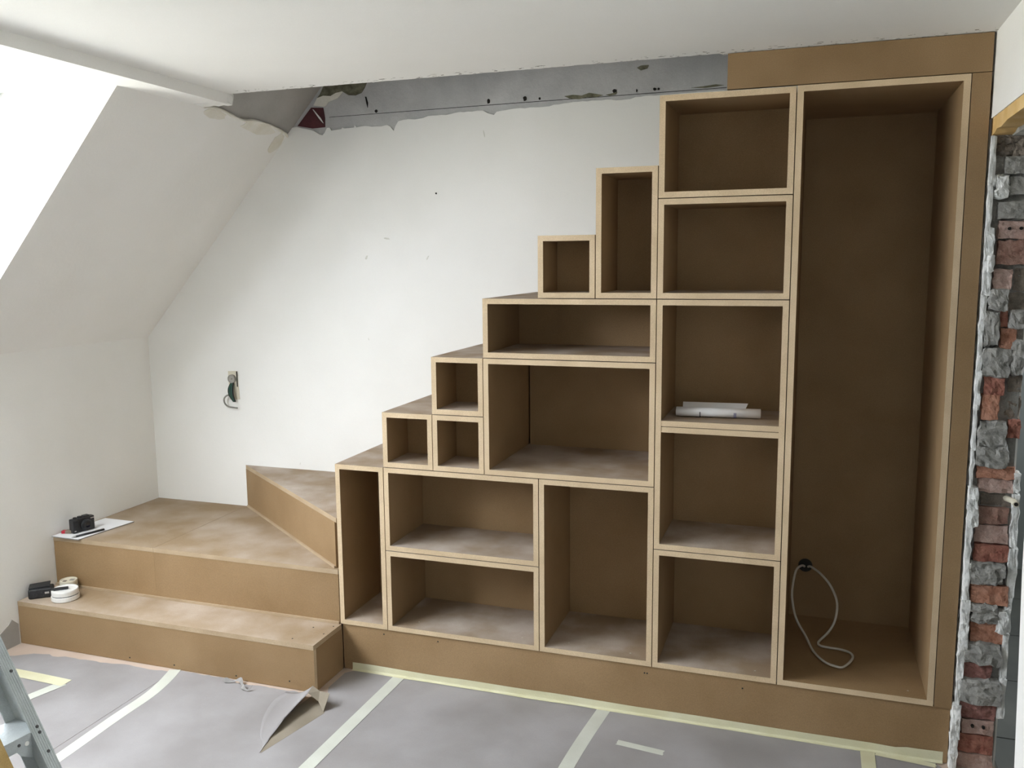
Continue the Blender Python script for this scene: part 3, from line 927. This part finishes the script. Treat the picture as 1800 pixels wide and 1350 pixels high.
# tape folded up the plinth
tp = []
xs = [0.044 + (2.076 - 0.044) * i / 60 for i in range(61)]
V, Fc = [], []
for x in xs:
    up = 0.030 + 0.003 * noise.noise(Vector((x * 4, 0, 0))) + (0.006 if x > 1.95 else 0)
    lift = 0.004 * max(0, math.sin((x - 1.87) / 0.2 * math.pi)) if x > 1.87 else 0.0008
    yy = 0.0055 - lift
    fy = -0.006 + 0.004 * noise.noise(Vector((x * 6, 4, 0)))
    V += [(x, yy + 0.0003, up), (x, yy, 0.008), (x, yy - 0.002, 0.0035), (x, fy, 0.0030)]
for i in range(60):
    for k in range(3):
        Fc.append((4 * i + k, 4 * i + 4 + k, 4 * i + 5 + k, 4 * i + 1 + k))
me = bpy.data.meshes.new('masking_tape')
me.from_pydata(V, [], Fc)
mats_of(me, 'tape')
o = link('masking_tape', me)
tag(o, 'long yellow masking tape folded up along the foot of the plinth', 'tape', 'masking tape on the floor paper')

# ------------------------------------------------------------------ things on the steps and in the boxes
# sheet of paper on card
z2 = Z[2]
sh = empty('drawing_board', (-1.28, 0.12, z2))
tag(sh, 'sheet of white paper on a thin card at the left end of the platform', 'paper')
quad = [(-1.370, -0.012), (-1.224, -0.014), (-1.188, 0.268), (-1.352, 0.272)]
MB().prism([(x, y, z2 + 0.0003) for x, y in quad], (0, 0, 0.004)).build('card', 'board_grey', sh)
MB().prism([(x * 0.998 - 0.0025, y * 0.99 + 0.001, z2 + 0.0043) for x, y in quad], (0, 0, 0.0006)).build('sheet', 'white_paper', sh)
zp = z2 + 0.0052

# compact camera standing on the paper, local frame: x along the body, -y towards the room
cm = empty('compact_camera', (-1.302, 0.088, zp), True, (0, 0, math.radians(75)))
tag(cm, 'black compact camera standing on the white paper', 'camera')
MB().box(-0.050, 0.050, -0.014, 0.014, 0, 0.060).build('body', 'black_plastic', cm, 0.005, 3)
MB().box(-0.050, -0.026, -0.020, -0.012, 0.003, 0.056).build('grip', 'black_leather', cm, 0.004, 3)
MB().lathe([(0.024, 0.0), (0.024, 0.006), (0.021, 0.008), (0.020, 0.014), (0.017, 0.015)], (0.010, -0.013, 0.028), 24, 0, 'y').build('lens_barrel', 'black_plastic', cm)
MB().lathe([(0.012, 0.0), (0.011, 0.0012)], (0.010, -0.0275, 0.028), 20, 0, 'y').build('lens', 'lens_glass', cm)
MB().box(0.004, 0.030, -0.012, 0.011, 0.058, 0.067).build('viewfinder_hump', 'black_plastic', cm, 0.003, 2)
MB().lathe([(0.008, 0.0), (0.008, 0.005), (0.007, 0.006)], (-0.030, 0.0, 0.0598), 16).build('shutter_button', 'black_plastic', cm)
MB().lathe([(0.009, 0.0), (0.009, 0.006), (0.008, 0.007)], (-0.010, 0.0, 0.0598), 16).build('mode_dial', 'black_leather', cm)
MB().box(0.032, 0.048, -0.0148, -0.013, 0.049, 0.0525).build('trim_line', 'silver', cm)
MB().box(-0.046, -0.038, -0.0206, -0.0195, 0.008, 0.012).build('badge', 'silver', cm)

# pen
pa, pb = Vector((-1.253, 0.002, zp + 0.0047)), Vector((-1.213, 0.118, zp + 0.0047))
pd = (pb - pa).normalized()
pn = empty('pen', tuple((pa + pb) / 2 - Vector((0, 0, 0.0047))))
tag(pn, 'black ballpoint pen lying on the paper in front of the camera', 'pen')
MB().tube([pa, pb], 0.0045, 10).build('barrel', 'black_plastic', pn)
MB().tube([pa + pd * 0.0, pa - pd * 0.012, pa - pd * 0.018], [0.0044, 0.003, 0.0008], 10).build('tip', 'silver', pn)
MB().box(-0.0015, 0.0015, 0, 0.034, 0, 0.0015).build('clip', 'silver', pn).matrix_local = \
    Matrix.Translation(pb - pn.location + Vector((0, 0, 0.0045)) - pd * 0.036) @ Matrix.Rotation(-math.atan2(pd.x, pd.y), 4, 'Z')

# eraser
er = empty('eraser', (-1.338, 0.040, zp), True, (0, 0, math.radians(20)))
tag(er, 'small red and brown eraser beside the camera', 'eraser')
MB().box(-0.020, -0.004, -0.010, 0.010, 0, 0.012).build('red_end', 'red_plastic', er, 0.002)
MB().box(-0.004, 0.022, -0.0105, 0.0105, 0, 0.0125).build('sleeve', 'paper_brown', er, 0.001)

# black pouch on the bottom step
z1 = Z[1]
po = empty('camera_pouch', (-1.323, -0.128, z1 + 0.0004), True, (0, 0, math.radians(40)))
tag(po, 'black leather camera pouch lying on the bottom step against the wall', 'pouch')
MB().box(-0.046, 0.046, -0.029, 0.029, 0, 0.040).build('case', 'black_leather', po, 0.009, 3)
MB().prism([(-0.044, -0.016, 0.039), (0.034, -0.016, 0.041), (0.034, 0.026, 0.048), (-0.044, 0.026, 0.043)], (0, 0, 0.006)).build('flap', 'black_leather', po, 0.002)
MB().box(0.016, 0.032, -0.0305, -0.0285, 0.018, 0.026).build('clasp', 'silver', po, 0.0008)


def canister(loc, r, h, top_m, label, strap, base_m):
    c = empty('round_canister', loc, True)
    tag(c, label, 'canister', 'round canisters on the bottom step')
    MB().lathe([(r * 0.93, 0), (r, 0.003), (r, h * 0.42), (r * 0.985, h * 0.45)], (0, 0, 0), 32).build('base', base_m, c)
    MB().lathe([(r * 0.93, h * 0.45), (r * 0.93, h * 0.53)], (0, 0, 0), 32).build('groove', 'black_plastic', c)
    MB().lathe([(r * 0.955, h * 0.53), (r * 0.96, h * 0.9), (r * 0.93, h), (r * 0.80, h), (r * 0.77, h * 0.93), (0.001, h * 0.93)], (0, 0, 0), 32).build('lid', top_m, c)
    if strap:
        MB().box(-r * 0.92, r * 0.25, -0.010, 0.008, h * 0.93, h + 0.006).build('strap', 'black_leather', c, 0.003)
    else:
        MB().box(-r * 0.5, -r * 0.1, -r * 0.5, -r * 0.1, h * 0.93, h * 0.96).build('mark', 'paper_brown', c)
        MB().box(r * 0.1, r * 0.6, -r * 0.1, r * 0.4, h * 0.93, h * 0.96).build('mark', 'grey_plastic', c)
        MB().box(-0.008, 0.008, -r * 1.005, -r * 0.95, h * 0.62, h * 0.72).build('mark', 'cable_black', c)
    return c


k = canister((-1.205, -0.120, z1 + 0.0004), 0.053, 0.044, 'white_plastic', 'flat white round canister with a black strap across its lid', True, 'white_plastic')
k.rotation_euler = (0, 0, math.radians(40))
k = canister((-1.268, -0.039, z1 + 0.0004), 0.036, 0.046, 'cream_plastic', 'smaller cream-lidded round canister behind the flat white one', False, 'grey_plastic')
k.rotation_euler = (0, 0, math.radians(20))

# rolled drawing on the shelf
rz = 1.0025 + 0.001 + T
rl = empty('rolled_drawing', (1.37, 0.1, rz))
tag(rl, 'rolled white paper drawing lying in the shelf column', 'paper roll')
rr = 0.017
spiral = []
for i in range(61):
    an = math.radians(-60 + i * 15)
    r_ = rr - i * 0.00012
    spiral.append((math.cos(an) * r_ * 1.12, math.sin(an) * r_))


def roll(name, x0, x1, sy, m, sk=0.0):
    mb = MB()
    n = len(spiral)
    for sx, dy in ((x0, 0), (x1, sk)):
        for (a, b) in spiral:
            mb.v.append((sx, 0.092 + dy + a + sy, rz + rr + b + 0.0004))
    for i in range(n - 1):
        mb.f.append((i, i + 1, n + i + 1, n + i))
        mb.mi.append(0)
        mb.sm.append(True)
    return mb.build(name, m, rl)


ro = roll('outer_sheet', 1.237, 1.503, 0, 'white_paper', 0.022)
ro.modifiers.new('thickness', 'SOLIDIFY').thickness = 0.0006
MB().prism([(1.255, 0.108, rz + 0.0300), (1.455, 0.122, rz + 0.0300), (1.460, 0.165, rz + 0.041), (1.250, 0.150, rz + 0.041)], (0, 0, 0.0006)).build('loose_edge', 'white_paper', rl)
for (x, w, m_) in ((1.313, 0.004, 'ink_black'), (1.421, 0.0022, 'ink_blue'), (1.426, 0.0022, 'ink_blue')):
    mb = MB()
    dy = 0.022 * (x - 1.237) / 0.266
    for k in range(9):
        an = math.radians(168 + k * 8)
        for sx in (x, x + w * (0.5 if (m_ == 'ink_black' and k % 2) else 1)):
            mb.v.append((sx, 0.092 + dy + math.cos(an) * rr * 1.12 * 1.03, rz + rr + math.sin(an) * rr * 1.03 + 0.0004))
    for k in range(8):
        mb.f.append((2 * k, 2 * k + 1, 2 * k + 3, 2 * k + 2))
        mb.mi.append(0)
        mb.sm.append(True)
    mb.build('print_line', m_, rl)

# loose cable in the wardrobe box
cb = empty('cable', (1.70, 0.3, 0.1995))
tag(cb, 'thin white cable looping from a hole in the wardrobe back to its floor', 'cable')
path = [(1.668, 0.551, 0.393), (1.675, 0.53, 0.402), (1.690, 0.50, 0.404), (1.712, 0.47, 0.398), (1.746, 0.44, 0.368), (1.769, 0.41, 0.32), (1.764, 0.38, 0.266), (1.743, 0.35, 0.231),
        (1.712, 0.316, 0.206), (1.716, 0.288, 0.204), (1.745, 0.278, 0.2045), (1.779, 0.272, 0.206), (1.813, 0.243, 0.210), (1.817, 0.203, 0.208), (1.788, 0.141, 0.204),
        (1.762, 0.137, 0.2045), (1.728, 0.161, 0.205), (1.693, 0.231, 0.207), (1.667, 0.31, 0.224), (1.634, 0.36, 0.262), (1.618, 0.40, 0.314), (1.617, 0.43, 0.356),
        (1.627, 0.47, 0.403), (1.645, 0.53, 0.402), (1.655, 0.551, 0.393)]
path = [(x, y, z + 0.0022) for x, y, z in path]
MB().tube(smooth_path(path, 6), 0.0042, 8).build('sheath', 'cable_white', cb)
MB().lathe([(0.025, 0.0), (0.025, 0.003), (0.018, 0.004)], (1.658, 0.5585, 0.398), 20, 0, 'y').build('grommet', 'cable_black', cb)

# open wall socket
sk = empty('wall_socket', (-0.9, D, 0.9))
tag(sk, 'opened socket box with bare hanging wires on the white wall', 'socket')
MB().prism([(x, D - 0.0003, z) for x, z in ((-0.926, 1.036), (-0.878, 1.038), (-0.870, 0.905), (-0.924, 0.902))], (0, -0.004, 0)).build('back_plate', 'cream_plastic', sk)
MB().lathe([(0.020, 0), (0.020, 0.012), (0.017, 0.014), (0.016, 0.010), (0.004, 0.009), (0.003, 0.013)], (-0.902, D - 0.004, 1.002), 18, 0, 'y').build('socket_insert', 'grey_plastic', sk)
MB().box(-0.878, -0.8755, D - 0.009, D - 0.004, 0.965, 1.036).build('clip', 'cable_black', sk)
for i, (dx, m_) in enumerate(((-0.012, 'cable_black'), (-0.006, 'cable_green'), (0.001, 'cable_green'), (0.008, 'cable_black'), (-0.002, 'cable_black'))):
    MB().tube(smooth_path([(-0.900 + dx * .5, D - 0.010, 0.985), (-0.900 + dx * 1.25, D - 0.022 - 0.003 * (i % 2), 0.955), (-0.898 + dx, D - 0.024, 0.925), (-0.889 + dx * .4, D - 0.016, 0.895)], 5), 0.0036, 7).build('wire', m_, sk)
MB().tube(smooth_path([(-0.888, D - 0.016, 0.898), (-0.905, D - 0.022, 0.922), (-0.925, D - 0.022, 0.924), (-0.942, D - 0.022, 0.908), (-0.940, D - 0.022, 0.887), (-0.922, D - 0.022, 0.872), (-0.895, D - 0.020, 0.868), (-0.874, D - 0.018, 0.866)], 5), 0.0038, 8).build('cable_tail', 'cable_grey', sk)

# ------------------------------------------------------------------ stepladder at the lower left
# local frame: x = climbing side, y = across the ladder (towards the camera), z up
ang = math.atan2(-0.12758, 0.99183)
LZ = 0.64236
LO = Vector((0.25191, -1.58731, 0)) + Vector((-0.12758, -0.99183, 0)) * -0.024
# in this frame +y of the empty points away from the camera, so across = -y
la = empty('stepladder', tuple(LO), True, (0, 0, ang))
tag(la, 'aluminium stepladder cut by the lower left corner of the picture', 'ladder')
LEAN = 0.1144 / 0.1801


def rail(name, y_out, y_in, sgn, x_of, zt):
    """C-section stile: outer web at y_out, flanges reaching to y_in"""
    mb = MB()
    t = 0.003
    d = 0.079

    def pr(xa, xb, ya, yb):
        z0, z1_ = 0.02, zt
        b = len(mb.v)
        for z in (z0, z1_):
            for (x, y) in ((xa, ya), (xb, ya), (xb, yb), (xa, yb)):
                mb.v.append((x + x_of(z), y, z))
        for q in ((0, 3, 2, 1), (4, 5, 6, 7), (0, 1, 5, 4), (1, 2, 6, 5), (2, 3, 7, 6), (3, 0, 4, 7)):
            mb.f.append(tuple(b + i for i in q))
            mb.mi.append(0)
            mb.sm.append(False)
    pr(-t, 0, y_out, y_in)
    pr(-d, -d + t, y_out, y_in)
    pr(-d + t, -t, y_out, y_out + (t if y_in > y_out else -t))
    return mb.build(name, 'aluminium', la)


def front_x(z):
    return -(z - LZ) * LEAN


def rear_x(z):
    return front_x(1.12) - 0.10 - (1.12 - z) * 0.30


WID = 0.40
stl = rail('stile', 0.0, -0.024, 1, front_x, 1.12)
stl2 = rail('stile', -WID, -WID + 0.024, -1, front_x, 1.12)
rail('rear_leg', -0.004, -0.022, 1, lambda z: rear_x(z), 1.10)
rail('rear_leg', -WID + 0.004, -WID + 0.022, -1, lambda z: rear_x(z), 1.10)
for z in (0.20, 0.421, LZ, 0.863):
    x = front_x(z)
    tr = MB()
    tr.box(x - 0.078, x - 0.0005, -WID + 0.004, -0.004, z - 0.003, z)
    tr.box(x - 0.0035, x - 0.0005, -WID + 0.025, -0.0245, z - 0.026, z - 0.003)
    tr.box(x - 0.078, x - 0.075, -WID + 0.004, -0.004, z - 0.026, z - 0.003)
    t_ = tr.build('tread', 'aluminium', la)
    # end gussets below the tread
    for yy, s in ((-0.0245, -1), (-WID + 0.0245, 1)):
        g = [(x - 0.004, yy + s * 0.030, z - 0.026)]
        for k in range(6):
            f = k / 5
            g.append((x - 0.004, yy + s * 0.030 * (1 - f), z - 0.026 - 0.026 * f ** 0.6))
        g.append((x - 0.004, yy, z - 0.026))
        MB().prism(g[1:], (0.003, 0, 0)).build('gusset', 'aluminium', t_)
        MB().lathe([(0.0045, -0.0005), (0.0045, 0.0006)], (x + 0.0, yy + s * 0.010, z - 0.018), 10, 0, 'x').build('rivet', 'white_plastic', t_)
        MB().lathe([(0.003, -0.0005), (0.003, 0.0012)], (x + 0.0, yy + s * 0.026, z - 0.014), 8, 0, 'x').build('rivet', 'rivet_steel', t_)
for z in (LZ + 0.105, LZ - 0.006, LZ - 0.040, LZ + 0.004, 0.40, 0.18):
    for yy in (-0.010,):
        dy = {0: 0, 3: 0.006}.get(0)
        MB().lathe([(0.0032, -0.001), (0.0032, 0.0018), (0.002, 0.0026)], (front_x(z), yy, z), 8, 0, 'x').build('rivet', 'rivet_steel', stl)
for k in range(5):
    yy = -0.003 - k * 0.0045
    mb = MB()
    mb.tube([(front_x(0.03) + 0.0002, yy, 0.03), (front_x(1.1) + 0.0002, yy, 1.1)], 0.0008, 5)
    mb.build('grip_rib', 'aluminium', stl)
xt = front_x(1.12)
MB().box(xt - 0.20, xt + 0.005, -WID - 0.01, 0.01, 1.105, 1.130).build('top_platform', 'aluminium', la, 0.004)
for y0, y1 in ((-0.026, 0.002), (-WID - 0.002, -WID + 0.026)):
    MB().box(front_x(0.03) - 0.085, front_x(0.03) + 0.006, y0, y1, 0.0025, 0.045).build('rubber_foot', 'rubber', la, 0.003)
    MB().box(rear_x(0.03) - 0.085, rear_x(0.03) + 0.006, y0, y1, 0.0025, 0.045).build('rubber_foot', 'rubber', la, 0.003)

# wooden batten leaning on the ladder treads
wbt = empty('wooden_batten', tuple(LO), True, (0, 0, ang))
tag(wbt, 'ochre wooden batten leaning on the aluminium stepladder', 'batten')
mb = MB()
b = 0
for z in (0.004, 0.76):
    x = front_x(z)
    for (dx, y) in ((0.006, -0.0915), (0.028, -0.0915), (0.028, -0.135), (0.006, -0.135)):
        mb.v.append((x + dx, y, z))
for q in ((0, 3, 2, 1), (4, 5, 6, 7), (0, 1, 5, 4), (1, 2, 6, 5), (2, 3, 7, 6), (3, 0, 4, 7)):
    mb.f.append(q)
    mb.mi.append(0)
    mb.sm.append(False)
mb.build('batten_body', 'wood_ochre', wbt, 0.002)
for k, z in enumerate((0.12, 0.70)):
    MB().lathe([(0.004, -0.0005), (0.004, 0.0008)], (front_x(z) + 0.0275, -0.113, z), 10, 0, 'x').build('nail_head', 'rivet_steel', wbt)
